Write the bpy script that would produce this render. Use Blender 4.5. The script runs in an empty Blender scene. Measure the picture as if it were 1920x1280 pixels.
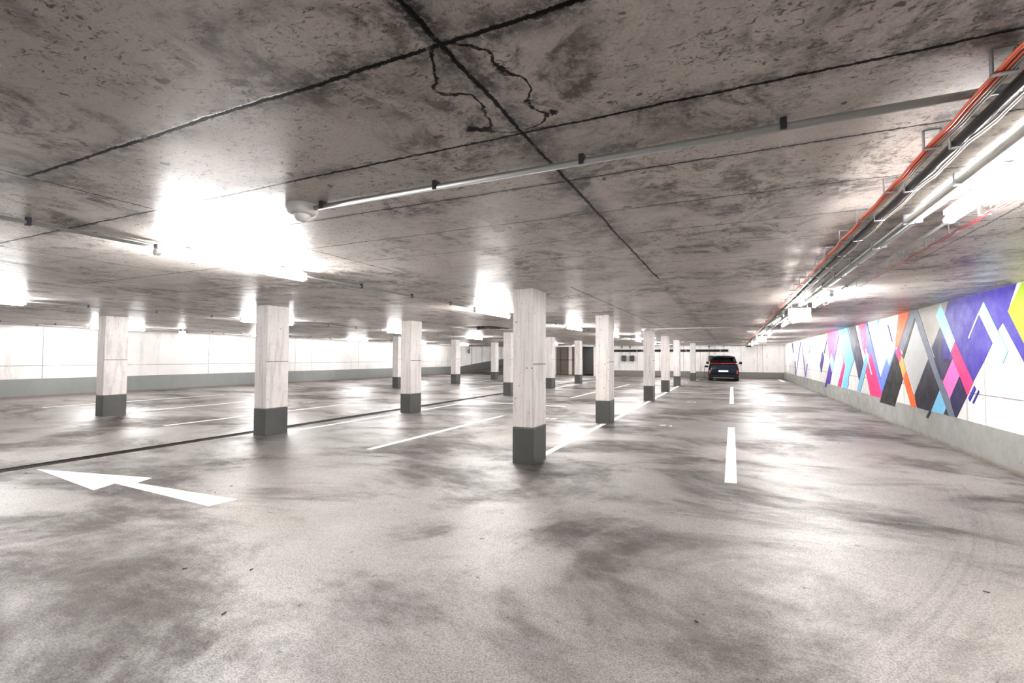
import bpy, bmesh, math, random
from mathutils import Vector, Matrix
random.seed(7)
C = bpy.context.scene.collection
scene = bpy.context.scene

# ------------------------------------------------------------------ camera, world, exposure
cam_d = bpy.data.cameras.new('camera'); cam = bpy.data.objects.new('camera', cam_d); C.objects.link(cam)
scene.camera = cam
YAW, PITCH, ROLL, FPX = 0.431343, 0.0331387, 0.00334907, 896.708
fw = Vector((-math.sin(YAW)*math.cos(PITCH), math.cos(YAW)*math.cos(PITCH), math.sin(PITCH)))
rt0 = Vector((math.cos(YAW), math.sin(YAW), 0)); up0 = rt0.cross(fw)
rt = rt0*math.cos(ROLL) + up0*math.sin(ROLL); up = -rt0*math.sin(ROLL) + up0*math.cos(ROLL)
cam.matrix_world = Matrix(((rt.x, up.x, -fw.x, 0), (rt.y, up.y, -fw.y, 0), (rt.z, up.z, -fw.z, 1.5), (0, 0, 0, 1)))
cam_d.sensor_width = 36; cam_d.lens = FPX*36/1920; cam_d.clip_start = 0.05; cam_d.clip_end = 200
w = bpy.data.worlds.new('world'); scene.world = w; w.use_nodes = True
w.node_tree.nodes['Background'].inputs[0].default_value = (0.5, 0.5, 0.5, 1)
w.node_tree.nodes['Background'].inputs[1].default_value = 0.0
vs = scene.view_settings
vs.view_transform = 'Standard'; vs.look = 'None'; vs.gamma = 1; vs.use_curve_mapping = False
vs.exposure = 3.12
LAMP = 62.0          # radiance of the fluorescent tubes
scene.cycles.max_bounces = 10; scene.cycles.diffuse_bounces = 5; scene.cycles.glossy_bounces = 4
scene.cycles.sample_clamp_indirect = 8.0
scene.cycles.caustics_reflective = False; scene.cycles.caustics_refractive = False

H = 2.48            # ceiling height
XR, XL, YB, YF = 3.35, -21.0, 39.0, -11.0

# ------------------------------------------------------------------ node helpers
class N:
    def __init__(s, name):
        s.m = bpy.data.materials.new(name); s.m.use_nodes = True; s.t = s.m.node_tree
        s.b = s.t.nodes['Principled BSDF']; s._p = None
    def node(s, ty, **kw):
        n = s.t.nodes.new(ty)
        for k, v in kw.items(): setattr(n, k, v)
        return n
    def link(s, a, b):
        if isinstance(a, (int, float)): b.default_value = a
        elif isinstance(a, tuple): b.default_value = a if len(a) == 4 or b.type == 'VECTOR' else (*a, 1)
        else: s.t.links.new(a, b)
    def ma(s, op, a, b=0.0, c=None, clamp=False):
        n = s.node('ShaderNodeMath', operation=op, use_clamp=clamp)
        s.link(a, n.inputs[0]); s.link(b, n.inputs[1])
        if c is not None: s.link(c, n.inputs[2])
        return n.outputs[0]
    @property
    def pos(s):
        if s._p is None: s._p = s.node('ShaderNodeNewGeometry').outputs['Position']
        return s._p
    def xyz(s):
        n = s.node('ShaderNodeSeparateXYZ'); s.link(s.pos, n.inputs[0]); return n.outputs
    def comb(s, x, y, z):
        n = s.node('ShaderNodeCombineXYZ')
        for i, v in enumerate((x, y, z)): s.link(v, n.inputs[i])
        return n.outputs[0]
    def vscale(s, v, sc):
        n = s.node('ShaderNodeVectorMath', operation='MULTIPLY'); s.link(v, n.inputs[0]); n.inputs[1].default_value = sc
        return n.outputs[0]
    def noise(s, scale, detail=4, rough=0.6, vec=None, dist=0.0, off=0):
        n = s.node('ShaderNodeTexNoise'); v = vec if vec is not None else s.pos
        if off:
            a = s.node('ShaderNodeVectorMath', operation='ADD'); s.link(v, a.inputs[0]); a.inputs[1].default_value = (off, off*1.7, off*.3); v = a.outputs[0]
        s.link(v, n.inputs['Vector']); n.inputs['Scale'].default_value = scale; n.inputs['Detail'].default_value = detail
        n.inputs['Roughness'].default_value = rough; n.inputs['Distortion'].default_value = dist
        return n.outputs['Fac']
    def sm(s, v, a, b, lo=0.0, hi=1.0):
        n = s.node('ShaderNodeMapRange', interpolation_type='SMOOTHSTEP')
        s.link(v, n.inputs['Value']); n.inputs['From Min'].default_value = a; n.inputs['From Max'].default_value = b
        n.inputs['To Min'].default_value = lo; n.inputs['To Max'].default_value = hi
        return n.outputs['Result']
    def mix(s, f, a, b, mode='MIX'):
        n = s.node('ShaderNodeMix', data_type='RGBA', blend_type=mode)
        s.link(f, n.inputs['Factor']); s.link(a, n.inputs['A']) if not isinstance(a, tuple) else setattr(n.inputs[6], 'default_value', (*a, 1))
        if not isinstance(a, tuple): s.t.links.new(a, n.inputs[6])
        if isinstance(b, tuple): n.inputs[7].default_value = (*b, 1)
        else: s.t.links.new(b, n.inputs[7])
        return n.outputs[2]
    def line(s, c, p, wd, soft=1.6):
        return s.sm(s.ma('ABSOLUTE', s.ma('SUBTRACT', c, p)), wd, wd*soft, 1.0, 0.0)
    def within(s, c, lo, hi):
        return s.ma('MULTIPLY', s.ma('GREATER_THAN', c, lo), s.ma('LESS_THAN', c, hi))
    def mx(s, *a):
        r = a[0]
        for q in a[1:]: r = s.ma('MAXIMUM', r, q)
        return r
    def bump(s, h, strength, dist=0.01):
        n = s.node('ShaderNodeBump'); n.inputs['Strength'].default_value = strength; n.inputs['Distance'].default_value = dist
        s.link(h, n.inputs['Height']); s.link(n.outputs[0], s.b.inputs['Normal'])
    def out(s, col, rough=0.6, spec=None, metal=None):
        s.link(col, s.b.inputs['Base Color']); s.link(rough, s.b.inputs['Roughness'])
        if spec is not None: s.link(spec, s.b.inputs['Specular IOR Level'])
        if metal is not None: s.link(metal, s.b.inputs['Metallic'])
        return s.m

def plain(name, col, rough=0.5, metal=0.0, spec=0.5, var=0.12, sc=30.0):
    n = N(name); f = n.noise(sc, 3)
    c = n.mix(f, tuple(v*(1-var) for v in col), tuple(min(1, v*(1+var)) for v in col))
    return n.out(c, rough, spec, metal)

def emitter(name, col, st):
    n = N(name); n.b.inputs['Base Color'].default_value = (*col, 1)
    n.b.inputs['Emission Color'].default_value = (*col, 1); n.b.inputs['Emission Strength'].default_value = st
    return n.m

# ------------------------------------------------------------------ surface materials
def ceiling_mat():
    n = N('ceiling_concrete'); X, Y, Z = n.xyz()
    w1 = n.ma('MULTIPLY', n.ma('SUBTRACT', n.noise(2.2, 3), 0.5), 0.035)
    w2 = n.ma('MULTIPLY', n.ma('SUBTRACT', n.noise(24, 5, 0.8), 0.5), 0.034)
    wob = n.ma('ADD', w1, w2)
    x = n.ma('ADD', X, wob); y = n.ma('ADD', Y, wob)
    brk = n.noise(7, 5, 0.75, off=3)
    w3 = n.ma('ADD', n.ma('MULTIPLY', n.ma('SUBTRACT', n.noise(7, 6, .8, off=21), 0.5), 0.12), wob)
    x2 = n.ma('ADD', X, w3); y2 = n.ma('ADD', Y, w3)
    L = []
    def yline(px, lo, hi, wd, st=1.0):
        L.append(n.ma('MULTIPLY', n.ma('MULTIPLY', n.mx(n.line(x, px, wd), n.ma('MULTIPLY', n.line(x2, px, wd*.55), .8)), n.within(Y, lo, hi)), st))
    def xline(py, lo, hi, wd, st=1.0):
        L.append(n.ma('MULTIPLY', n.ma('MULTIPLY', n.mx(n.line(y, py, wd), n.ma('MULTIPLY', n.line(y2, py, wd*.55), .8)), n.within(X, lo, hi)), st))
    yline(-0.82, -11, 6.15, 0.0075); yline(-3.5, -11, 4.4, 0.005); yline(-3.78, 4.3, 7.6, 0.006, .7)
    yline(-5.95, -11, 3.8, 0.007, .8); yline(-7.6, 0, 8.5, 0.006, .8)
    yline(-2.03, 6.35, 31, 0.012, .8); yline(1.69, -11, 6.1, 0.004, .8); yline(1.02, 6.4, 10, 0.010, .8); yline(.93, 13, 20, .012, .7)
    xline(1.24, -3.5, 3.3, 0.0075); xline(1.89, -5.9, 3.3, 0.0065); xline(2.51, -3.6, 3.3, 0.006, .9)
    xline(0.59, -0.82, 3.3, 0.006); xline(-0.1, -6, 3.3, .006)
    xline(3.15, -3.7, 3.3, 0.005, .85); xline(3.80, -3.7, 3.3, 0.005, .8); xline(3.44, -8.2, -4.1, 0.008, .8); xline(4.5, -9.7, -4.9, .008, .8)
    xline(1.95, -21, -5.9, 0.007, .9); xline(4.45, -2.8, 3.3, 0.005, .75)
    # repeating board joints farther off
    fr = n.ma('ABSOLUTE', n.ma('SUBTRACT', n.ma('FRACT', n.ma('DIVIDE', n.ma('ADD', y, .03), 0.64)), 0.5))
    rep = n.ma('MULTIPLY', n.sm(fr, 0.488, 0.495), n.ma('GREATER_THAN', Y, 4.8))
    L.append(n.ma('MULTIPLY', rep, n.sm(n.noise(.55, 2, off=9), .4, .55, .25, .75)))
    lines = n.mx(*L)
    lines = n.ma('MULTIPLY', lines, n.sm(brk, .26, .42, .55, 1.0))
    # spalled fringe along the near joint
    d = n.ma('ABSOLUTE', n.ma('ADD', X, 0.82))
    ed = n.ma('ADD', n.ma('MULTIPLY', n.noise(4.2, 2, .45, off=5), .55), -.13)
    env = n.ma('MULTIPLY', n.sm(Y, 1.2, 1.34), n.sm(Y, 1.78, 1.9, 1, 0))
    ed = n.ma('MULTIPLY', ed, env)
    fringe = n.ma('MULTIPLY', n.line(n.ma('ADD', d, n.ma('MULTIPLY', w3, 1.0)), ed, .009, 2.0), n.sm(env, .02, .2))
    fringe = n.ma('MULTIPLY', fringe, n.sm(n.noise(22, 3, .7), .3, .5, .4, 1))
    lines = n.mx(lines, fringe)
    near = n.ma('MULTIPLY', n.line(x, -.82, .03, 1.8), n.sm(Y, 1.1, 1.3, .95, 0.0))
    near = n.ma('MULTIPLY', near, n.sm(n.noise(30, 4, .7), .38, .55))
    halo = n.mx(n.line(x, -.82, .02, 7), n.line(y, 1.24, .015, 8), n.ma('MULTIPLY', n.line(y, 1.89, .01, 11), n.ma('GREATER_THAN', X, -6)), n.ma('MULTIPLY', n.line(y, 2.51, .01, 5), .5))
    halo = n.ma('MULTIPLY', halo, n.ma('MULTIPLY', n.sm(n.noise(3.5, 4, .7, off=2), .38, .6), n.sm(n.noise(30, 4, .8, off=2), .36, .56, .3, 1)))
    # mottling
    big = n.sm(n.noise(0.75, 5, 0.65, dist=.4), .40, .58)
    mid = n.sm(n.noise(3.0, 6, 0.76, vec=n.vscale(n.pos, (1, .8, 1)), dist=.6), .44, .58)
    blot = n.ma('MULTIPLY', big, mid)
    speck = n.sm(n.noise(24, 5, .8, vec=n.vscale(n.pos, (1, 1.6, 1)), dist=1.0), .54, .62)
    speck = n.ma('MULTIPLY', speck, n.sm(n.noise(1.6, 3, off=4), .36, .56, .2, 1))
    pore = n.sm(n.noise(9, 2, .5, off=11), .70, .735)
    fine = n.noise(90, 3, .8)
    c = n.mix(n.noise(1.2, 4), (.50, .445, .41), (.82, .765, .725))
    c = n.mix(n.ma('MULTIPLY', n.sm(n.noise(.45, 2, off=8), .55, .7), n.sm(n.noise(1.2, 4, off=7), .5, .75, 0, .5)), c, (.42, .28, .16))
    c = n.mix(n.ma('MULTIPLY', n.sm(fine, .35, .65), .22), c, (.16, .14, .13))
    c = n.mix(n.ma('MULTIPLY', n.ma('MULTIPLY', blot, n.sm(n.noise(14, 4, .75), .36, .58, .35, 1)), .85), c, (.06, .048, .043))
    c = n.mix(n.ma('MULTIPLY', speck, .85), c, (.03, .023, .02))
    c = n.mix(n.ma('MULTIPLY', pore, .8), c, (.03, .026, .024))
    c = n.mix(n.ma('MULTIPLY', halo, .8), c, (.04, .032, .029))
    c = n.mix(near, c, (.02, .018, .018))
    c = n.mix(n.ma('MULTIPLY', lines, .97), c, (.008, .007, .0075))
    hgt = n.ma('SUBTRACT', n.ma('ADD', n.ma('MULTIPLY', n.noise(40, 4, .7), .25), n.ma('MULTIPLY', n.noise(1.1, 3, vec=n.vscale(n.pos, (.35, 1.6, 1))), 1.2)), n.ma('MULTIPLY', lines, .25))
    n.bump(hgt, 0.22, 0.008)
    return n.out(c, n.sm(n.noise(2.5, 4), .3, .7, .32, .50), n.ma('SUBTRACT', .4, n.ma('MULTIPLY', n.mx(lines, n.ma('MULTIPLY', blot, .6)), .38)))

def floor_mat():
    n = N('coated_floor'); X, Y, Z = n.xyz()
    st = n.vscale(n.pos, (.75, 1.0, 1))
    big = n.sm(n.noise(.5, 6, .66, vec=st, dist=.5), .44, .60)
    mid = n.sm(n.noise(2.3, 6, .7, vec=n.vscale(n.pos, (.6, 1.3, 1)), dist=.8), .48, .66)
    fine = n.noise(110, 3, .75)
    grain = n.noise(300, 2, .6)
    c = n.mix(n.noise(.9, 4), (.13, .113, .104), (.33, .303, .288))
    c = n.mix(n.ma('MULTIPLY', n.sm(fine, .42, .58), .65), c, (.035, .029, .026))
    c = n.mix(n.ma('MULTIPLY', n.sm(grain, .42, .6), .22), c, (.04, .034, .032))
    c = n.mix(n.ma('MULTIPLY', big, .75), c, (.028, .020, .017))
    c = n.mix(n.ma('MULTIPLY', n.ma('MULTIPLY', n.sm(mid, 0, 1), big), .5), c, (.03, .026, .024))
    # tyre marks: arcs of a turning car on the right, straight streaks along the bays
    dx = n.ma('ADD', X, 8.3); dy = n.ma('SUBTRACT', Y, 8.9)
    r = n.ma('SQRT', n.ma('ADD', n.ma('MULTIPLY', dx, dx), n.ma('MULTIPLY', dy, dy)))
    ang = n.comb(n.ma('MULTIPLY', r, 22.0), n.ma('MULTIPLY', n.ma('ARCTAN2', dy, dx), 2.5), 0.0)
    streak = n.sm(n.noise(1.0, 3, .6, vec=ang), .45, .62)
    band = n.mx(n.line(r, 10.75, .10, 2.2), n.ma('MULTIPLY', n.line(r, 11.35, .12, 2), .8))
    tyre = n.ma('MULTIPLY', n.ma('MULTIPLY', streak, band), n.within(Y, 2.4, 7.5))
    c = n.mix(n.ma('MULTIPLY', tyre, .4), c, (.05, .045, .042))
    spk = n.sm(n.noise(14, 1, .3, off=6), .755, .775)
    c = n.mix(n.ma('MULTIPLY', spk, .85), c, (.03, .022, .018))
    # grime collects beside the gutter and the painted wall
    dr = n.ma('MULTIPLY', n.line(n.ma('ADD', X, n.ma('MULTIPLY', n.noise(3, 4), .2)), -8.42, .05, 4), n.sm(n.noise(1.3, 4, .7, off=12), .42, .55))
    dr = n.ma('MULTIPLY', dr, n.ma('GREATER_THAN', Y, 6.6))
    c = n.mix(n.ma('MULTIPLY', dr, .85), c, (.015, .013, .012))
    eg = n.ma('MULTIPLY', n.line(X, 3.35, .04, 5), n.sm(n.noise(4, 4), .35, .6))
    c = n.mix(n.ma('MULTIPLY', eg, .7), c, (.06, .04, .03))
    wave = n.ma('ADD', n.ma('MULTIPLY', n.noise(1.5, 3, .5, vec=n.vscale(n.pos, (.8, 1.3, 1)), off=3), 1.6), n.ma('MULTIPLY', fine, .22))
    wave = n.ma('ADD', wave, n.ma('MULTIPLY', grain, .16))
    n.bump(wave, .5, .02)
    n.b.inputs['IOR'].default_value = 1.5; gr = n.sm(n.noise(95, 3, .8, off=31), .40, .60, .35, 1.25); dirt = n.mx(n.ma('MULTIPLY', big, n.sm(n.noise(3.2, 5, .7, vec=n.vscale(n.pos, (.5, 1.2, 1))), .36, .56, .45, 1)), dr)
    n.link(n.ma('MULTIPLY', n.ma('SUBTRACT', .78, n.ma('MULTIPLY', dirt, .75)), gr), n.b.inputs['Coat Weight']); n.b.inputs['Coat Roughness'].default_value = .47
    ro = n.sm(n.noise(1.1, 4, off=1), .35, .65, .42, .6)
    return n.out(c, ro, n.ma('MULTIPLY', n.ma('SUBTRACT', .62, n.ma('MULTIPLY', dirt, .42)), gr))

def wall_mat(name, vlines, hlines, axis, band_z, band_col, tone=1.0):
    n = N(name); X, Y, Z = n.xyz(); A = Y if axis == 'y' else X
    c = n.mix(n.noise(.8, 4), (.50*tone, .475*tone, .46*tone), (.78*tone, .76*tone, .745*tone))
    strk = n.sm(n.noise(3, 5, .7, vec=n.vscale(n.pos, (1, 1, .18)), dist=.3), .5, .72)
    c = n.mix(n.ma('MULTIPLY', strk, .5), c, (.28, .25, .235))
    sp = n.sm(n.noise(22, 4, .75), .60, .70); c = n.mix(n.ma('MULTIPLY', sp, .5), c, (.2, .17, .16))
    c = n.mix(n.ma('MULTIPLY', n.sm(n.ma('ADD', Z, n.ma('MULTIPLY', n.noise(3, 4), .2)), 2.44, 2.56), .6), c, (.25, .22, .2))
    L = [n.line(A, v, .007, 2.2) for v in vlines] + [n.line(Z, v, .006, 2.2) for v in hlines]
    if L:
        l = n.ma('MULTIPLY', n.mx(*L), n.sm(n.noise(3, 4), .3, .5, .35, .95))
        c = n.mix(l, c, (.10, .085, .08))
    bc = n.mix(n.noise(2.0, 5, .7, vec=n.vscale(n.pos, (1, 1, .4))), tuple(v*.8 for v in band_col), tuple(v*1.2 for v in band_col))
    bc = n.mix(n.ma('MULTIPLY', n.sm(n.noise(10, 3, .6, off=4), .66, .72), .7), bc, (.04, .04, .04))
    bc = n.mix(n.sm(n.ma('ADD', Z, n.ma('MULTIPLY', n.noise(9, 3), -.05)), .0+band_z[0], .05+band_z[0], .7, 0), bc, (.09, .055, .035))
    c = n.mix(n.ma('LESS_THAN', Z, band_z[1]), c, bc)
    n.bump(n.ma('ADD', n.noise(9, 4, .6), n.ma('MULTIPLY', n.noise(50, 3), .3)), .25, .01)
    return n.out(c, n.sm(n.noise(4, 3), .3, .7, .35, .55), .5)

def column_mat():
    n = N('column_concrete'); X, Y, Z = n.xyz()
    grain = n.noise(9, 5, .7, vec=n.vscale(n.pos, (3.0, 1.0, .12)))
    c = n.mix(n.noise(1.5, 4), (.42, .39, .372), (.62, .59, .57))
    c = n.mix(n.ma('MULTIPLY', n.sm(grain, .46, .64), .42), c, (.22, .195, .18))
    sp = n.sm(n.noise(18, 5, .8, dist=.8), .58, .70); c = n.mix(n.ma('MULTIPLY', sp, .7), c, (.12, .10, .095))
    hol = n.sm(n.noise(26, 1, .3, off=3), .76, .78); c = n.mix(hol, c, (.05, .045, .04))
    nz = n.node('ShaderNodeNewGeometry').outputs['Normal']; sx = n.node('ShaderNodeSeparateXYZ'); n.link(nz, sx.inputs[0])
    side = n.sm(n.ma('ABSOLUTE', sx.outputs[0]), .6, .8)
    l = n.ma('MULTIPLY', n.line(Z, 1.405, .006, 2), side)
    c = n.mix(n.ma('MULTIPLY', l, .85), c, (.09, .075, .07))
    n.bump(n.ma('ADD', grain, n.ma('MULTIPLY', n.noise(40, 3), .4)), .3, .006)
    return n.out(c, .62, .4)

def band_mat():
    n = N('grey_base_paint')
    c = n.mix(n.noise(3, 5, .65), (.030, .030, .028), (.060, .060, .057))
    c = n.mix(n.ma('MULTIPLY', n.sm(n.noise(25, 4, .8), .6, .7), .5), c, (.03, .03, .03))
    return n.out(c, .5, .4)

M = dict(
    ceiling=ceiling_mat(), floor=floor_mat(), column=column_mat(), band=band_mat(),
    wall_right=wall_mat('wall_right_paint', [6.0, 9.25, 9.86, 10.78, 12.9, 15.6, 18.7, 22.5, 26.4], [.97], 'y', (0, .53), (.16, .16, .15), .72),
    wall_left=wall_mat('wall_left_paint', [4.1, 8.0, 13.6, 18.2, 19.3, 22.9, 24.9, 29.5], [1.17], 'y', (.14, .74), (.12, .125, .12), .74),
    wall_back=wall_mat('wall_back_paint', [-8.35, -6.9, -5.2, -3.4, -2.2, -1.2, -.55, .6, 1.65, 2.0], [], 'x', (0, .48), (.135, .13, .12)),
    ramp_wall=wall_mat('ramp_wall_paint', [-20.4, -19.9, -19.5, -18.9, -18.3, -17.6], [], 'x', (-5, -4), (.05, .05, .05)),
    dark_band=plain('dark_band_paint', (.045, .043, .04), .5),
    white_line=plain('road_marking_paint', (.82, .82, .80), .38, spec=.6, var=.05, sc=8),
    galv=plain('galvanised_steel', (.42, .44, .46), .38, .85, var=.3, sc=60),
    steel_dark=plain('dark_steel', (.06, .06, .065), .45, .5),
    pvc=plain('grey_pvc_pipe', (.36, .37, .36), .38, var=.05),
    pvc_white=plain('pale_pvc_pipe', (.62, .64, .64), .35, var=.05),
    plastic_white=plain('white_plastic', (.78, .77, .76), .35, var=.03),
    black_pipe=plain('black_pipe_rubber', (.014, .014, .015), .42, var=.4, sc=90),
    orange_cable=plain('orange_cable', (.72, .10, .03), .4, var=.1),
    grey_cable=plain('grey_cable', (.42, .39, .34), .45, var=.1),
    red_cable=plain('red_cable', (.42, .03, .03), .4, var=.1),
    car=plain('dark_blue_car_paint', (.006, .012, .026), .14, .3, var=.1),
    car_glass=plain('car_glass', (.004, .006, .006), .04, 0, .7, var=.1),
    car_black=plain('black_trim', (.004, .004, .0045), .5, spec=.2, var=.2),
    car_red=emitter('tail_light', (.9, .03, .02), .06),
    reflector=plain('red_reflector', (.75, .03, .02), .25, var=.1),
    chrome=plain('chrome_trim', (.75, .73, .68), .2, 1.0, var=.05),
    plate=plain('plate_white', (.85, .85, .85), .4, var=.02),
    tyre=plain('tyre_rubber', (.012, .012, .012), .7, var=.3),
    charger=plain('charger_black', (.02, .025, .027), .3, var=.1),
    beige=plain('beige_panel', (.50, .44, .40), .5, var=.05),
    door_grey=plain('dim_brown_gate', (.085, .066, .056), .55, var=.25, sc=3),
    opening_shade=plain('opening_shade_black', (.010, .010, .011), .5, var=.1),  # shade put in as black for the ceiling shaft and the back opening
    rust=plain('gutter_rust', (.022, .015, .011), .7, spec=.15, var=.5, sc=14),
    grate=plain('gutter_grate', (.012, .010, .009), .7, .0, spec=.1, var=.3, sc=30),
    leaf=plain('dry_leaf', (.05, .025, .015), .7),
    rail=plain('lamp_rail_white', (.6, .6, .6), .4, var=.03),
    tube=emitter('fluorescent_tube', (1.0, .985, .965), LAMP),
    sign=emitter('lit_sign_face', (1.0, .93, .86), 9.0),
    sig_red=emitter('signal_red', (.9, .30, .34), .1),
    sig_green=emitter('signal_green', (.02, .42, .22), .04),
)

# ------------------------------------------------------------------ mesh helpers
def box(bm, x0, x1, y0, y1, z0, z1):
    vs_ = [bm.verts.new((x, y, z)) for x in (x0, x1) for y in (y0, y1) for z in (z0, z1)]
    for f in ((0, 1, 3, 2), (4, 6, 7, 5), (0, 4, 5, 1), (2, 3, 7, 6), (0, 2, 6, 4), (1, 5, 7, 3)): bm.faces.new([vs_[i] for i in f])
def tube(bm, pts, r, seg=8, cap=True):
    pts = [Vector(p) for p in pts]; rings = []
    for i, p in enumerate(pts):
        d = (pts[min(i+1, len(pts)-1)] - pts[max(i-1, 0)]).normalized()
        a = d.cross(Vector((0, 0, 1)))
        if a.length < .1: a = d.cross(Vector((0, 1, 0)))
        a.normalize(); b = d.cross(a)
        rr = r[i] if isinstance(r, (list, tuple)) else r
        rings.append([bm.verts.new(p + a*math.cos(t)*rr + b*math.sin(t)*rr) for t in (2*math.pi*k/seg for k in range(seg))])
    for A, B in zip(rings, rings[1:]):
        for k in range(seg): bm.faces.new((A[k], A[(k+1) % seg], B[(k+1) % seg], B[k]))
    if cap: bm.faces.new(rings[0][::-1]); bm.faces.new(rings[-1])
def prism(bm, poly, z0, z1):
    a = [bm.verts.new((x, y, z0)) for x, y in poly]; b = [bm.verts.new((x, y, z1)) for x, y in poly]; n = len(poly)
    bm.faces.new(a[::-1]); bm.faces.new(b)
    for i in range(n): bm.faces.new((a[i], a[(i+1) % n], b[(i+1) % n], b[i]))
def lathe(bm, prof, c, axis='z', seg=24, sy=1.0):
    rings = []
    for r, h in prof:
        ring = []
        for k in range(seg):
            t = 2*math.pi*k/seg; u, v = r*math.cos(t), r*math.sin(t)*sy
            p = {'z': (u, v, h), 'y': (u, h, v), 'x': (h, u, v)}[axis]
            ring.append(bm.verts.new(Vector(c)+Vector(p)))
        rings.append(ring)
    for A, B in zip(rings, rings[1:]):
        for k in range(seg): bm.faces.new((A[k], A[(k+1) % seg], B[(k+1) % seg], B[k]))
    bm.faces.new(rings[0][::-1]); bm.faces.new(rings[-1])
def obj(name, bm, mat, parent=None, bevel=0, smooth=False, sub=0):
    bmesh.ops.recalc_face_normals(bm, faces=bm.faces[:])
    me = bpy.data.meshes.new(name); bm.to_mesh(me); bm.free()
    for m_ in (mat if isinstance(mat, list) else [mat]): me.materials.append(m_)
    if smooth:
        for p in me.polygons: p.use_smooth = True
    o = bpy.data.objects.new(name, me); C.objects.link(o)
    if parent: o.parent = parent
    if bevel:
        b = o.modifiers.new('bevel', 'BEVEL'); b.width = bevel; b.segments = 2; b.limit_method = 'ANGLE'
    if sub:
        s_ = o.modifiers.new('sub', 'SUBSURF'); s_.levels = sub; s_.render_levels = sub
    return o
def tag(o, label, cat, group=None, kind=None):
    if label: o['label'] = label
    if cat: o['category'] = cat
    if group: o['group'] = group
    if kind: o['kind'] = kind
    return o
def thing(name, label, cat, loc=(0, 0, 0), rz=0, group=None):
    o = bpy.data.objects.new(name, None); C.objects.link(o); o.location = loc; o.rotation_euler = (0, 0, rz)
    o.empty_display_size = .2
    return tag(o, label, cat, group)
def dup(root, loc, label, group=None, rz=None):
    r = root.copy(); C.objects.link(r); r.location = loc; r['label'] = label
    if rz is not None: r.rotation_euler = (0, 0, rz)
    if group: r['group'] = group
    for ch in [c for c in root.children]:
        c = ch.copy(); C.objects.link(c); c.parent = r
        for g in ch.children:
            d = g.copy(); C.objects.link(d); d.parent = c
    return r
def struct(name, bm, mat, label, cat):
    return tag(obj(name, bm, mat), label, cat, None, 'structure')
def NB(): return bmesh.new()
ORD = ['first', 'second', 'third', 'fourth', 'fifth', 'sixth', 'seventh', 'eighth', 'ninth', 'tenth', 'eleventh', 'twelfth', 'thirteenth', 'fourteenth', 'fifteenth', 'sixteenth', 'seventeenth', 'eighteenth', 'nineteenth', 'twentieth']

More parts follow.
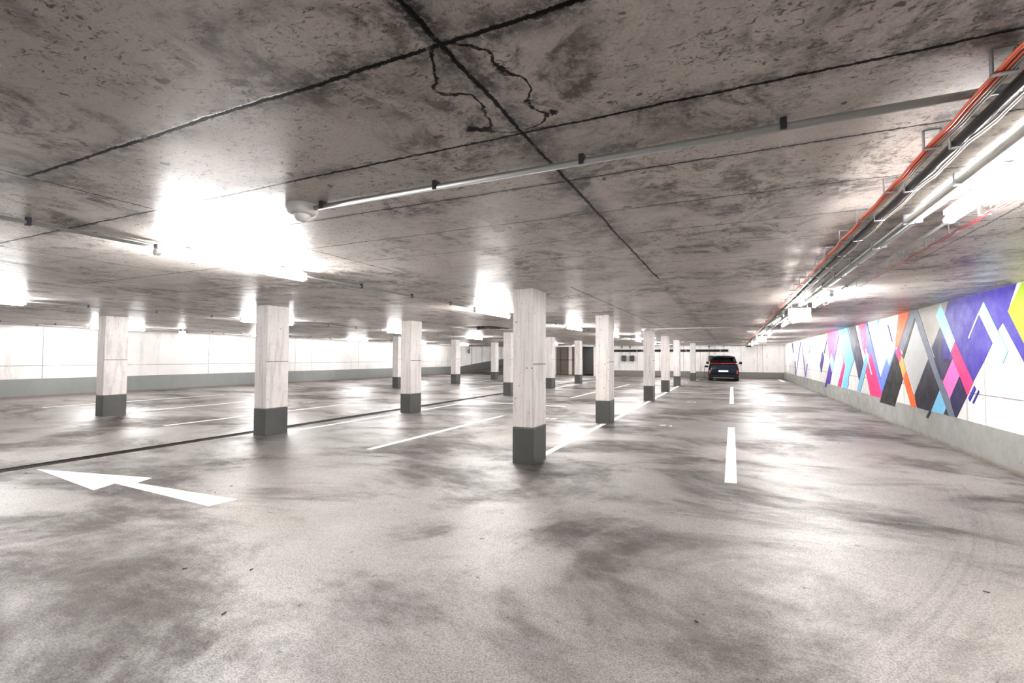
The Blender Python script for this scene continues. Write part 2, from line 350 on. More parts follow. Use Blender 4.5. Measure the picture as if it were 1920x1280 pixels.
MURAL = [
 ('warm_grey', [(11.948,2.501),(10.422,2.497),(10.603,2.293),(10.852,2.054),(11.263,1.691),(11.933,2.389)]),
 ('slate', [(12.394,2.502),(11.964,2.49),(11.933,2.389),(12.129,2.317),(12.858,1.597),(13.19,1.761)]),
 ('light_grey', [(12.129,2.317),(11.428,1.498),(12.238,0.769),(12.909,1.496)]),
 ('indigo', [(10.466,2.417),(10.424,2.465),(8.308,2.394),(8.547,2.139),(8.18,1.722),(8.195,1.456),(8.687,1.992),(8.807,1.907),(8.986,1.719),(9.25,1.463),(9.619,1.144),(9.838,0.935),(10.087,1.209),(10.352,1.5),(10.779,1.107),(11.263,1.691),(10.852,2.054),(10.603,2.293)]),
 ('green', [(7.905,2.52),(8.176,2.512),(8.547,2.139),(8.181,1.696),(7.964,1.487)]),
 ('navy', [(11.263,1.691),(10.852,2.054),(10.73,2.105),(10.797,1.102)]),
 ('navy', [(11.275,1.523),(10.352,1.5),(10.779,1.107),(10.911,1.168)]),
 ('cyan', [(10.796,2.451),(11.008,2.268),(10.425,1.612),(10.228,1.797)]),
 ('yellow', [(10.518,2.041),(10.497,2.026),(10.632,1.845),(10.648,1.864)]),
 ('yellow', [(10.471,1.993),(10.45,1.978),(10.578,1.815),(10.593,1.834)]),
 ('yellow', [(10.425,1.946),(10.405,1.931),(10.524,1.786),(10.539,1.805)]),
 ('yellow', [(10.38,1.899),(10.359,1.884),(10.47,1.758),(10.486,1.776)]),
 ('yellow', [(10.334,1.852),(10.314,1.838),(10.418,1.729),(10.433,1.747)]),
 ('hot_pink', [(10.228,1.793),(9.611,1.138),(9.829,0.926),(10.415,1.612)]),
 ('pink', [(10.341,1.5),(10.086,1.23),(10.504,0.821),(10.78,1.091)]),
 ('navy', [(10.097,1.209),(9.829,0.926),(10.242,0.536),(10.304,0.533),(10.504,0.821)]),
 ('black', [(10.671,0.653),(10.776,0.534),(10.54,0.529)]),
 ('sky', [(10.913,0.955),(10.666,0.648),(10.776,0.534),(11.362,0.521)]),
 ('navy_black', [(11.428,1.503),(10.925,0.954),(11.362,0.521),(12.102,0.526),(12.239,0.763)]),
 ('black', [(11.448,0.53),(11.328,0.541),(11.525,0.379),(11.627,0.38)]),
 ('steel', [(12.126,2.357),(11.933,2.389),(10.843,1.112),(10.768,1.092),(10.293,0.534),(10.551,0.528),(10.925,0.954),(11.428,1.498)]),
 ('orange', [(13.116,2.509),(12.393,2.511),(13.172,1.761),(13.479,1.743)]),
 ('hot_pink', [(13.19,1.77),(12.958,1.56),(13.152,1.393),(13.416,1.661)]),
 ('amber', [(12.958,1.56),(12.71,1.248),(12.922,1.079),(13.152,1.402)]),
 ('orange', [(12.71,1.248),(12.087,0.527),(12.455,0.52),(12.922,1.079)]),
 ('black', [(12.129,2.317),(12.069,2.285),(12.848,1.496),(12.958,1.568)]),
 ('black', [(13.416,1.661),(12.922,1.079),(13.579,0.409),(14.769,0.41)]),
 ('periwinkle', [(13.647,1.888),(13.41,1.742),(13.416,1.661),(14.515,0.676),(14.661,1.03)]),
 ('cyan', [(13.647,1.888),(13.371,1.885),(13.411,1.736),(13.894,1.339),(14.092,1.526)]),
 ('indigo', [(13.978,2.305),(13.916,2.289),(13.606,1.899),(13.667,1.888)]),
 ('cyan', [(9.196,2.334),(8.562,1.6),(8.709,1.439),(9.367,2.186)]),
 ('cream', [(9.381,2.178),(9.356,2.166),(9.704,1.817),(9.731,1.827)]),
 ('indigo', [(9.578,1.089),(9.529,1.041),(9.738,0.839),(9.79,0.887)]),
 ('indigo', [(9.443,1.033),(9.423,1.008),(9.618,0.813),(9.647,0.837)]),
 ('navy', [(18.06,2.481),(17.259,2.462),(16.34,1.375),(16.854,0.839),(17.402,1.503)]),
 ('magenta_pink', [(16.802,2.474),(16.014,2.483),(15.641,1.725),(16.089,1.58),(16.378,1.788)]),
 ('periwinkle', [(16.012,2.5),(15.835,2.501),(15.231,1.719),(14.459,0.754),(14.548,0.625),(15.954,1.78)]),
 ('cyan', [(15.038,2.481),(14.658,2.499),(14.833,2.385),(15.134,2.381)]),
 ('orange', [(16.094,1.163),(15.978,1.128),(15.526,0.522),(15.646,0.521)]),
 ('hot_pink', [(15.486,1.686),(14.548,0.625),(14.651,0.527),(15.554,0.52),(16.055,1.151)]),
 ('sky', [(15.984,1.655),(15.688,1.504),(16.749,0.541),(17.16,0.541)]),
 ('white', [(16.093,1.77),(16.014,1.768),(15.417,1.083),(15.508,1.08)]),
 ('sky', [(19.695,2.514),(18.215,2.496),(17.96,2.16),(17.405,1.476),(17.925,1.133),(18.271,0.864),(18.247,0.691),(18.5,0.537),(19.424,0.525),(18.71,1.234),(19.528,2.159)]),
 ('periwinkle', [(19.695,2.52),(18.215,2.496),(18.199,2.388),(19.658,2.411)]),
 ('hot_pink', [(19.528,2.159),(18.682,1.234),(19.499,0.53),(20.011,0.54),(18.95,1.381)]),
 ('violet', [(20.711,2.269),(20.18,2.492),(19.697,2.498),(19.509,2.362),(21.013,0.994),(21.394,1.363),(21.068,1.705)]),
 ('purple', [(21.394,1.363),(21.013,0.994),(21.478,0.532),(22.052,0.539),(22.35,0.363),(22.575,0.369)]),
 ('magenta_pink', [(21.762,2.416),(20.18,2.492),(21.085,1.535),(21.394,1.363),(21.83,2.136)]),
 ('cyan', [(21.122,1.705),(20.571,1.402),(20.961,0.978),(21.394,1.363)]),
 ('indigo', [(23.002,1.761),(22.662,1.537),(23.357,0.912),(23.668,1.192)]),
 ('indigo', [(21.913,2.281),(21.839,2.243),(22.542,1.683),(22.685,1.721)]),
 ('yellow', [(22.191,2.489),(21.755,2.493),(21.967,2.14),(22.111,2.288)]),
 ('indigo', [(33.903,2.409),(33.374,2.412),(33.093,1.827),(33.308,1.794)]),
 ('indigo', [(32.6,1.341),(32.259,1.326),(32.025,0.569),(32.2,0.513)]),
 ('indigo', [(29.963,2.395),(29.531,2.397),(31.872,0.674),(32.115,0.516)]),
 ('violet', [(29.276,2.189),(29.138,2.185),(28.018,0.606),(28.193,0.555)]),
 ('violet', [(27.451,1.226),(27.251,1.228),(28.045,0.561),(28.191,0.57)]),
 ('violet', [(26.322,2.117),(26.23,2.114),(26.686,1.735),(26.762,1.736)]),
 ('amber', [(30.696,2.531),(29.945,2.536),(29.834,2.453),(30.576,2.472)]),
]

# ================================================================== setting
def fz(x):  # the floor rises a little towards the left wall
    return 0.0 if x > -12 else min(.14, (-12 - x)/9*.14)
bm = NB()   # floor
xs = [XR+.2, -8.55, -8.8, -12, XL-.2]; T = .12
def quad(bm, a, b, c, d): bm.faces.new([bm.verts.new(p) for p in (a, b, c, d)])
prof = [(XR+.2, 0), (-8.55, 0), (-8.55, -.03), (-8.80, -.03), (-8.80, 0), (-12, 0), (XL-.2, .14)]
for y0, y1 in ((YF-.2, YB+.2),):
    for (xa, za), (xb, zb) in zip(prof, prof[1:]): quad(bm, (xa, y0, za), (xa, y1, za), (xb, y1, zb), (xb, y0, zb))
quad(bm, (XR+.2, YF-.2, -T), (XL-.2, YF-.2, -T), (XL-.2, YB+.2, -T), (XR+.2, YB+.2, -T))
struct('floor', bm, M['floor'], 'glossy grey coated concrete garage floor with dark stains', 'floor')
bm = NB()   # ceiling slab with an opening
hx0, hx1, hy0, hy1 = -8.35, -6.8, 13.2, 15.2
for a in ((XL-.2, hx0, YF-.2, 46), (hx1, XR+.2, YF-.2, 46), (hx0, hx1, YF-.2, hy0), (hx0, hx1, hy1, 46)): box(bm, *a, H, H+.3)
struct('ceiling', bm, M['ceiling'], 'stained raw concrete slab ceiling with dark board joints and cracks', 'ceiling')
bm = NB(); e = .02
for a in ((hx0-.1, hx0-e, hy0-.1, hy1+.1), (hx1+e, hx1+.1, hy0-.1, hy1+.1), (hx0-e, hx1+e, hy0-.1, hy0-e), (hx0-e, hx1+e, hy1+e, hy1+.1)): box(bm, *a, H+.3, H+.95)
box(bm, hx0-.1, hx1+.1, hy0-.1, hy1+.1, H+.95, H+1.0)
struct('trim_1', bm, M['opening_shade'], 'square shaft opening up through the ceiling, coloured black for its shade', 'shaft')  # unlit concrete of the shaft, its shade put into the black colour
bm = NB(); box(bm, XR, XR+.2, YF-.2, YB+.2, -.1, H); struct('wall_right', bm, M['wall_right'], 'white right wall with grey lower band that carries the mural', 'wall')
bm = NB(); box(bm, XL-.2, XL, YF-.2, 35.0, -.05, H); struct('wall_left', bm, M['wall_left'], 'white concrete left wall with grey lower band beyond the columns', 'wall')
bm = NB(); box(bm, -9.3, XR+.2, YB, YB+.2, -.1, H); struct('wall_back', bm, M['wall_back'], 'white back wall with dark grey lower band behind the car', 'wall')
bm = NB(); box(bm, XL-.2, XR+.2, YF-.2, YF, -.1, H); struct('wall_front', bm, M['wall_right'], 'plain white wall behind the viewpoint', 'wall')
# stub pier, gate jambs
bm = NB(); box(bm, -11.9, -11.45, YB-.3, YB+.4, -.1, H); box(bm, -10.4, -9.3, YB-.3, YB+.4, -.1, H); box(bm, -14.4, -13.8, YB, YB+2.5, -.1, H)
struct('trim_2', bm, M['column'], 'pale concrete piers framing the brown gate and the dark opening', 'pier')
bm = NB(); box(bm, -14.4, -9.3, YB-.3, YB+.4, H-.07, H); struct('trim_3', bm, M['plastic_white'], 'thin white lintel strip above the brown gate and the dark opening', 'lintel')
# brown gate, and a black panel standing for a dark opening
g = thing('door_1', 'dim brown panelled gate between pale columns at the back', 'gate', (-12.8, YB+.2, 0)); g['kind'] = 'structure'
for i, (a, b) in enumerate(((-1.0, -.62), (-.58, .02), (.10, .40), (.44, .9))):
    bm = NB(); box(bm, a, b, -.05+.03*(i % 2), .02+.03*(i % 2), .05, H-.09); obj('gate_panel', bm, M['door_grey'] if i != 2 else M['beige'], g, .01)
bm = NB(); box(bm, -1.0, .9, .06, .12, .0, H-.08); obj('back_sheet', bm, M['door_grey'], g)
bm = NB(); box(bm, -1.0, .9, -.09, -.06, 1.27, 1.31); obj('rail', bm, M['rust'], g)
g = thing('opening_panel', 'flat black panel standing for the dark opening right of the brown gate', 'gate', (-10.92, YB+.2, 0)); g['kind'] = 'structure'
bm = NB(); box(bm, -.52, .51, 0, .06, .12, H-.08); obj('shade_panel', bm, M['opening_shade'], g)  # black sheet in place of the darkness inside the opening
bm = NB(); box(bm, -.52, .51, -.02, .07, .02, .1); obj('kick_plate', bm, M['rust'], g)
# ramp climbing away at the far left
wp = [(-21.0, 34.9, .14), (-20.1, 36.6, .44), (-19.0, 38.6, .76), (-17.6, 40.6, 1.15), (-15.9, 42.6, 1.45), (-14.2, 44.0, 1.6)]
ip = [(-18.2, 33.8, .105), (-17.2, 35.2, .11), (-16.3, 37.0, .14), (-15.6, 39.0, .35), (-14.9, 41.2, .8), (-14.2, 43.0, 1.2)]
bm = NB()
A = [bm.verts.new(p) for p in wp]; B = [bm.verts.new((p[0], p[1], p[2])) for p in ip]
A2 = [bm.verts.new((p[0], p[1], -.1)) for p in wp]; B2 = [bm.verts.new((p[0], p[1], -.1)) for p in ip]
for i in range(5):
    bm.faces.new((A[i], A[i+1], B[i+1], B[i])); bm.faces.new((B[i], B[i+1], B2[i+1], B2[i])); bm.faces.new((A[i], A2[i], A2[i+1], A[i+1]))
struct('floor_ramp', bm, M['floor'], 'concrete ramp climbing away in the far left corner', 'ramp')
bm = NB(); bm2 = NB()
def ribbon(bm, off, z0f, z1f):
    P = [Vector((p[0], p[1], 0)) for p in wp]
    for i in range(5):
        a, b = P[i], P[i+1]; d = (b-a).normalized(); nrm = Vector((d.y, -d.x, 0))*off; bk = Vector((-d.y, d.x, 0))*.2
        za, zb = wp[i][2], wp[i+1][2]
        v = [a+nrm, b+nrm, b+bk, a+bk]
        lo = [bm.verts.new((q.x, q.y, z0f(z))) for q, z in zip(v, (za, zb, zb, za))]
        hi = [bm.verts.new((q.x, q.y, z1f(z))) for q, z in zip(v, (za, zb, zb, za))]
        bm.faces.new(lo[::-1]); bm.faces.new(hi)
        for k in range(4): bm.faces.new((lo[k], lo[(k+1) % 4], hi[(k+1) % 4], hi[k]))
ribbon(bm, 0, lambda z: z-.15, lambda z: H); ribbon(bm2, .012, lambda z: z-.12, lambda z: z+.55)
o = struct('wall_ramp', bm, M['ramp_wall'], 'pale wall along the ramp in the far left corner', 'wall')
o2 = struct('trim_4', bm2, M['dark_band'], 'dark band rising with the ramp along its wall', 'band')
bm = NB(); box(bm, XL-.2, -13.8, 46, 46.2, -.1, H); box(bm, -13.9, -13.7, YB+2.4, 46, -.1, H); struct('wall_far', bm, M['ramp_wall'], 'pale wall at the top of the ramp', 'wall')

# ================================================================== columns
CW, CD, BZ = .32, .50, .513
def make_column(label, loc):
    t = thing('concrete_column', label, 'column', loc, 0, 'square concrete columns of the garage')
    bm = NB(); box(bm, -CW, 0, 0, CD, BZ, H); obj('shaft', bm, M['column'], t, .012)
    bm = NB(); box(bm, -CW-.002, .002, -.002, CD+.002, -.05, BZ); obj('painted_base', bm, M['band'], t, .012)
    return t
cols = [(-2.53, 6.22, 'pale concrete column nearest the viewpoint, standing in the centre of the garage'),
 (-2.55, 10.85, 'concrete column right of the central one, at the far end of its bay line'),
 (-2.53, 17.3, 'concrete column with dark base, third in the line leading to the car'),
 (-2.55, 22.0, 'slim-looking column fourth in the line leading to the car'),
 (-2.57, 27.15, 'small distant column fifth in the line leading to the car'),
 (-2.2, 33.5, 'most distant column, standing just left of the parked car'),
 (-8.0, 6.28, 'large left column with dark grey base standing on the drainage gutter'),
 (-7.82, 10.5, 'column with dark base between the large left column and the central one'),
 (-7.88, 17.0, 'column half hidden behind the left edge of the central column'),
 (-7.88, 21.7, 'column seen just right of the central column'),
 (-7.98, 26.7, 'small column between the brown gate and the dark opening'),
 (-7.75, 33.6, 'distant column just peeking out right of the second line column by the chargers'),
 (-13.88, 6.43, 'column farthest left, standing before the left wall'),
 (-14.35, 18.3, 'narrow column hidden partly behind the second column of the gutter line'),
 (-14.04, 23.0, 'small column in the row by the left wall, left of the ramp'),
 (-14.09, 28.0, 'distant small column standing in front of the ramp')]
proto = None
for i, (x, y, lb) in enumerate(cols):
    if proto is None: proto = make_column(lb, (x, y, 0))
    else: dup(proto, (x, y, fz(x)), lb)

# ================================================================== lamps and conduits
def make_lamp():
    t = thing('fluorescent_lamp', '', 'lamp', (0, 0, 0), 0, 'fluorescent tube lamps under the ceiling')
    bm = NB(); box(bm, -.028, .028, .0, 1.58, H-.062, H-.022); obj('housing', bm, M['rail'], t, .006)
    for q in (.25, 1.25):
        bm = NB(); box(bm, -.012, .012, q, q+.04, H-.022, H); obj('mount', bm, M['galv'], t)
    bm = NB(); tube(bm, [(0, .03, H-.092), (0, 1.55, H-.092)], .026, 10); obj('tube', bm, M['tube'], t, smooth=True)
    for y in (.0, 1.54):
        bm = NB(); tube(bm, [(0, y, H-.092), (0, y+.04, H-.092)], .031, 12); obj('end_cap', bm, M['plastic_white'], t)
    return t
lp = make_lamp(); first = True
rows = [(1.27, 'above the lane beside the mural'), (-4.45, 'in the row left of the central column'), (-11.1, 'in the row beyond the gutter'), (-18.4, 'in the row along the left wall')]
starts = [-8.7, -3.15, 2.40, 7.95, 13.5, 19.05, 24.6, 30.15, 35.7]  # first two starts are unseen lamps added to light the foreground
vis = ['added unseen behind the viewpoint, farther', 'added unseen behind the viewpoint, nearer', 'nearest lit', 'second nearest', 'third nearest', 'fourth nearest', 'fifth nearest', 'sixth nearest', 'farthest']
for X0, rn in rows:
    for k, y in enumerate(starts):
        if k == 1 and X0 != 1.27: continue
        if X0 == 1.27: y = y - .05
        if X0 == -18.4: y += .15
        if X0 == -18.4 and k == 8: continue
        lb = 'white fluorescent tube lamp, %s %s' % (vis[k], rn)
        if first: lp.location = (X0, y, 0); lp['label'] = lb; first = False
        else: dup(lp, (X0, y, 0), lb)
# conduit runs
def clip_bm(y=0, w_=.022, z=H-.03):
    bm = NB(); box(bm, -w_, w_, -.012, .012, z-.022, H); return bm
def conduit(name, x, ya, yb, z, r, mat, label, sp=1.15, clipmat='galv'):
    t = thing(name, label, 'pipe', (x, ya, 0), 0, 'ceiling conduits')
    bm = NB(); tube(bm, [(0, 0, z), (0, yb-ya, z)], r, 8); obj('pipe', bm, M[mat], t, smooth=True)
    k = 0; cm = None
    while .3 + k*sp < yb-ya and k < 60:
        if cm is None: cm = obj('clip', clip_bm(0, r+.006, z), M[clipmat], t); cm.location = (0, .3, 0)
        else:
            c = cm.copy(); C.objects.link(c); c.parent = t; c.location = (0, .3+k*sp, 0)
        k += 1
conduit('conduit_pipe', -4.53, YF, YB, H-.035, .013, 'pvc', 'thin grey conduit running with the lamps left of the central column', 1.12, 'steel_dark')
conduit('conduit_pipe', -11.2, YF, YB, H-.035, .013, 'pvc', 'thin grey conduit running with the lamps beyond the gutter', 1.2, 'steel_dark')
conduit('conduit_pipe', -18.48, YF, 35.5, H-.035, .013, 'pvc', 'thin grey conduit running with the lamps along the left wall', 1.2, 'steel_dark')
conduit('conduit_pipe', -19.6, YF, 35.5, H-.03, .010, 'pvc', 'thin dark conduit closest to the left wall', 1.5, 'steel_dark')
conduit('conduit_pipe', 1.10, YF, YB, H-.045, .022, 'pvc_white', 'pale thick conduit pipe between the black pipe and the mural lamps', .82)
conduit('conduit_pipe', 1.155, YF, 9.7, H-.04, .014, 'pvc_white', 'slimmer pale conduit lying right beside the thick pale one', .82)
conduit('conduit_pipe', 1.38, 3.95, YB, H-.022, .011, 'pvc_white', 'thin pale conduit nearest the red cable above the mural lane', 1.1)
# transverse pipe with detector
t = thing('conduit_pipe', 'long grey pipe crossing the ceiling from the round detector to the cables', 'pipe', (-2.44, 2.22, 0))
bm = NB(); tube(bm, [(.03, 0, H-.032), (5.7, 0, H-.032)], .0165, 12); obj('pipe', bm, M['pvc'], t, smooth=True)
for x in (.1, .95, 1.79, 2.64, 3.5, 4.4, 5.3):
    bm = NB(); box(bm, x-.012, x+.012, -.024, .024, H-.034, H); box(bm, x-.012, x+.012, -.026, -.016, H-.05, H); obj('clip', bm, M['steel_dark'], t, .002)
t = thing('motion_detector', 'white round ceiling detector with dome at the left end of the grey pipe', 'detector', (-2.52, 2.215, H))
bm = NB(); lathe(bm, [(.098, 0), (.1, -.022), (.097, -.045), (.085, -.062), (.06, -.066)], (0, 0, 0), seg=32); obj('base', bm, M['plastic_white'], t, smooth=True)
bm = NB(); lathe(bm, [(.052, -.064), (.052, -.07), (.046, -.092), (.03, -.106), (.01, -.112)], (0, 0, 0), seg=28); obj('dome', bm, M['plate'], t, smooth=True)
# small round detectors with thin pipes farther back
for (x, y, ln, lb) in ((-2.66, 16.4, 4.0, 'small white ceiling detector above the third column of the car line'), (-2.6, 29.2, 3.6, 'tiny white ceiling detector farther back near the car')):
    t = thing('motion_detector', lb, 'detector', (x, y, H))
    bm = NB(); lathe(bm, [(.098, 0), (.1, -.03), (.08, -.06), (.04, -.1)], (0, 0, 0), seg=20); obj('base', bm, M['plastic_white'], t, smooth=True)
    t2 = thing('conduit_pipe', 'thin pale pipe running right from the %s ceiling detector' % ('small' if y < 20 else 'tiny far'), 'pipe', (x, y, 0))
    bm = NB(); tube(bm, [(.11, 0, H-.02), (ln, 0, H-.02)], .014, 8); obj('pipe', bm, M['pvc_white'], t2, smooth=True)

# ================================================================== cable route on the right
def bracket_bm(w_, d_, h_, th, open_right):
    bm = NB()
    box(bm, 0, w_, 0, d_, -th, 0); box(bm, 0, th, 0, d_, -h_, 0); box(bm, 0, w_, 0, d_, -h_, -h_+th)
    if not open_right: box(bm, w_-th, w_, 0, d_, -h_*.35, 0); box(bm, w_-th, w_, 0, d_, -h_, -h_*.86)
    return bm
bys = [.79+.595*k for k in range(0, 34)]
b0 = tag(obj('cable_bracket', bracket_bm(.062, .022, .082, .004, False), M['galv'], None), 'galvanised square hanger holding the orange cable bundle', 'bracket', 'hangers of the orange cables')
h0 = tag(obj('pipe_hook', bracket_bm(.056, .02, .09, .004, True), M['galv'], None), 'galvanised hook carrying the black pipe', 'hook', 'hooks of the black pipe')
for k, y in enumerate(bys):
    ob = b0 if k == 0 else b0.copy(); oh = h0 if k == 0 else h0.copy()
    if k: C.objects.link(ob); C.objects.link(oh)
    ob.location = (.757, y, H); oh.location = (.848, y+.01, H)
    if 2 <= k < 20:
        q = 'nearest the viewpoint' if k == 2 else ORD[k-2] + ' from the front'
        ob['label'] = 'galvanised square hanger holding the orange cable bundle, ' + q
        oh['label'] = 'galvanised hook carrying the black pipe, ' + q
    elif k < 2: ob['label'] = 'galvanised hanger of the orange cables just above the viewpoint'; oh['label'] = 'galvanised hook of the black pipe just above the viewpoint'
    else: ob['label'] = 'tiny far hanger of the orange cable bundle'; oh['label'] = 'tiny far hook of the black pipe'
def sag(x, z, r, amp, ph, y0=-3.0, y1=38.6, wx=.004, seed=1):
    rnd = random.Random(5); P = []; y = y0; n_ = 0
    while y < y1:
        for s_ in range(5):
            f = s_/5; yy = y + .595*f
            P.append((x + rnd.uniform(-wx, wx), yy, z - amp*4*f*(1-f)*rnd.uniform(.8, 1.2)))
        y += .595 if y < 14 else .595
    return P
Y0 = .79 - .595*6
CBL = [(.772, H-.071, .0068, 'orange_cable'), (.787, H-.072, .0060, 'orange_cable'), (.779, H-.060, .0055, 'orange_cable'),
       (.799, H-.073, .0048, 'grey_cable'), (.8095, H-.0735, .0044, 'grey_cable'), (.8055, H-.0635, .0042, 'grey_cable'), (.8145, H-.066, .0030, 'orange_cable'), (.794, H-.0625, .0045, 'grey_cable')]
nm = {'orange_cable': 'orange', 'grey_cable': 'grey'}
pos_l = ['thick outermost', 'second', 'upper', 'lower left', 'lower right', 'upper right', 'thin rightmost', 'upper left']
for k, (x, z, r, m_) in enumerate(CBL):
    bm = NB(); tube(bm, sag(x, z, r, .008, 0, Y0, 38.2, .004, k), r, 6)
    tag(obj('electric_cable', bm, M[m_], None, smooth=True), '%s %s cable of the bundle in the square hangers' % (pos_l[k], nm[m_]), 'cable', 'cables in the square hangers')
bm = NB(); tube(bm, sag(.8745, H-.0655, .0165, .002, 0, Y0, 38.7, .002, 20), .0205, 12); tag(obj('black_pipe', bm, M['black_pipe'], None, smooth=True), 'thick scuffed black pipe lying in the hooks beside the orange cables', 'pipe')
for k, (x, z) in enumerate(((.9015, H-.081), (.9005, H-.070))):
    bm = NB(); tube(bm, sag(x, z, .004, .014, 0, Y0, 38.2, .002, 30+k), .004, 6)
    tag(obj('electric_cable', bm, M['grey_cable'], None, smooth=True), ['pale grey cable lying lowest beside the black pipe', 'pale grey cable draped on the right flank of the black pipe'][k], 'cable')
# red cable with small brackets by the mural
b1 = None
for k in range(26):
    y = 2.55+.47*k
    if b1 is None: b1 = tag(obj('cable_bracket', bracket_bm(.062, .02, .075, .004, False), M['galv'], None), '', 'bracket', 'hangers of the red cable'); o = b1
    else: o = b1.copy(); C.objects.link(o)
    o.location = (1.43, y, H); o['label'] = 'small steel hanger of the red cable near the mural, ' + (ORD[k] + ' from the front' if k < 20 else 'one of the tiny farthest')
for k in range(2):
    bm = NB(); P = []
    for j in range(0, 13*5):
        f = (j % 5)/5; P.append((1.448+.012*k, 2.56+.47*j/5-1.0, H-.068-.010*4*f*(1-f)*(1+.7*k)))
    P = [(p[0], p[1], p[2]) for p in P]
    y = P[-1][1]
    while y < 14.2: y += .235; P.append((1.448+.012*k, y, H-.068-.006*(int(y*4) % 2)))
    tube(bm, P, .0036, 6)
    tag(obj('electric_cable', bm, M['red_cable'], None, smooth=True), ['dark red cable hung in small brackets near the mural', 'second dark red cable sagging lower in the small brackets'][k], 'cable')
# lit signs hanging over the lane
for k, (x0, x1, y) in enumerate(((.92, 1.27, 9.8), (.93, 1.28, 22.0))):
    t = thing('emergency_sign', ['glowing box sign hanging over the lane before the mural', 'smaller glowing box sign hanging farther down the lane'][k], 'sign', ((x0+x1)/2, y, 0))
    bm = NB(); box(bm, -.175, .175, 0, .07, 2.16, 2.39); obj('housing', bm, M['plastic_white'], t, .008)
    bm = NB(); box(bm, -.16, .16, -.008, 0, 2.172, 2.378); obj('face', bm, M['sign'], t)
    for s in (-.12, .12):
        bm = NB(); tube(bm, [(s, .035, 2.38), (s, .035, H)], .008, 8); obj('hanger', bm, M['galv'], t)
t = thing('emergency_sign', 'small glowing box sign by the left wall lamps', 'sign', (-17.9, 10.6, 0))
bm = NB(); box(bm, -.16, .16, 0, .06, 2.2, 2.4); obj('housing', bm, M['plastic_white'], t, .008)
bm = NB(); box(bm, -.15, .15, -.008, 0, 2.21, 2.39); obj('face', bm, M['sign'], t)
bm = NB(); tube(bm, [(0, .03, 2.39), (0, .03, H)], .008, 8); obj('hanger', bm, M['galv'], t)
bm = NB(); box(bm, .60, .88, YB-.12, YB, 2.30, 2.42); tag(obj('junction_box', bm, M['plastic_white'], None, .006), 'white box where the ceiling cables reach the back wall', 'box')
bm = NB(); tube(bm, [(.93, YB-.09, H-.12), (1.28, YB-.09, H-.12)], .04, 8); tag(obj('cable_gland', bm, M['black_pipe'], None), 'black stub of pipe on the back wall beside the white box', 'pipe')

# ================================================================== floor markings and gutter
def mark(name, poly, label, cat='floor marking', group=None):
    bm = NB(); zz = [fz(x) for x, y in poly]
    a = [bm.verts.new((x, y, z+.0005)) for (x, y), z in zip(poly, zz)]; b = [bm.verts.new((x, y, z+.003)) for (x, y), z in zip(poly, zz)]
    n_ = len(poly); bm.faces.new(a[::-1]); bm.faces.new(b)
    for i in range(n_): bm.faces.new((a[i], a[(i+1) % n_], b[(i+1) % n_], b[i]))
    return tag(obj(name, bm, M['white_line'], None), label, cat, group)
G = 'white parking bay lines'
def pline(x, y0, y1, label, w_=.055):
    mark('parking_line', [(x-w_, y0), (x+w_, y0), (x+w_, y1), (x-w_, y1)], label, group=G)
pline(-17.2, 6.6, 11.75, 'white bay line farthest left near the left wall')
pline(-14.33, 7.2, 11.3, 'white bay line starting behind the farthest left column')
pline(-11.15, 6.3, 11.7, 'white bay line crossing behind the large left column')
pline(-8.08, 7.0, 10.45, 'white bay line from the large left column along the gutter')
pline(-5.37, 6.13, 11.15, 'isolated white bay line in the middle, left of the central column')
pline(-2.66, 6.9, 10.8, 'bright white bay line joining the central column to the one behind it')
pline(-2.62, 11.5, 17.2, 'white bay line running back to the third column of the car line')
pline(-2.62, 17.9, 21.9, 'short white line between the third and fourth columns of the car line')
pline(-2.62, 22.6, 27.0, 'tiny white line between the fourth and fifth columns of the car line')
pline(-5.45, 17.1, 21.9, 'white bay line seen between the central and right-hand columns')
pline(-5.3, 22.0, 27.3, 'distant short white bay line before the chargers')
pline(-7.95, 22.3, 26.5, 'white bay line running to the column between the gate and the dark opening')
pline(-11.2, 17.8, 23.2, 'white bay line beyond the gutter, left of the central column')
pline(-14.0, 24, 27.8, 'faint far white bay line before the ramp')
pline(-8.0, 11.2, 14.2, 'white bay line behind the second column of the gutter line')
mark('lane_line', [(-8.29, 14.10), (-4.66, 13.98), (-4.66, 14.12), (-8.29, 14.24)], 'white cross line passing behind the central column')
mark('lane_line', [(-7.7, 21.65), (-5.7, 21.72), (-5.7, 21.80), (-7.7, 21.75)], 'thin cross line right of the central column, far back')
mark('lane_line', [(-2.49, 21.95), (-.1, 22.35), (-.1, 22.43), (-2.49, 22.03)], 'thin cross line reaching the dashed lane line')
mark('lane_line', [(2.85, 34.8), (3.1, 34.8), (3.1, 38.8), (2.85, 38.8)], 'white line at the far foot of the mural wall')
GL = 'dashes of the lane line'
for (y0, y1, lb) in ((6.36, 11.46, 'long white dash nearest the viewpoint in the lane'), (17.3, 27.5, 'second white dash farther along the lane')):
    mark('lane_dash', [(-.10, y0), (.035, y0+.02), (.035, y1), (-.10, y1)], lb, group=GL)
mark('floor_arrow', [(-8.38, 3.17), (-6.51, 3.55), (-6.41, 3.33), (-4.73, 3.40), (-4.78, 3.13), (-6.62, 3.21), (-6.50, 2.95)], 'large white arrow pointing left on the near floor')
mark('floor_arrow', [(1.50, 22.4), (1.95, 21.2), (1.72, 21.2), (1.72, 19.4), (1.28, 19.4), (1.28, 21.2), (1.05, 21.2)], 'faint white arrow far down the lane beside the mural')
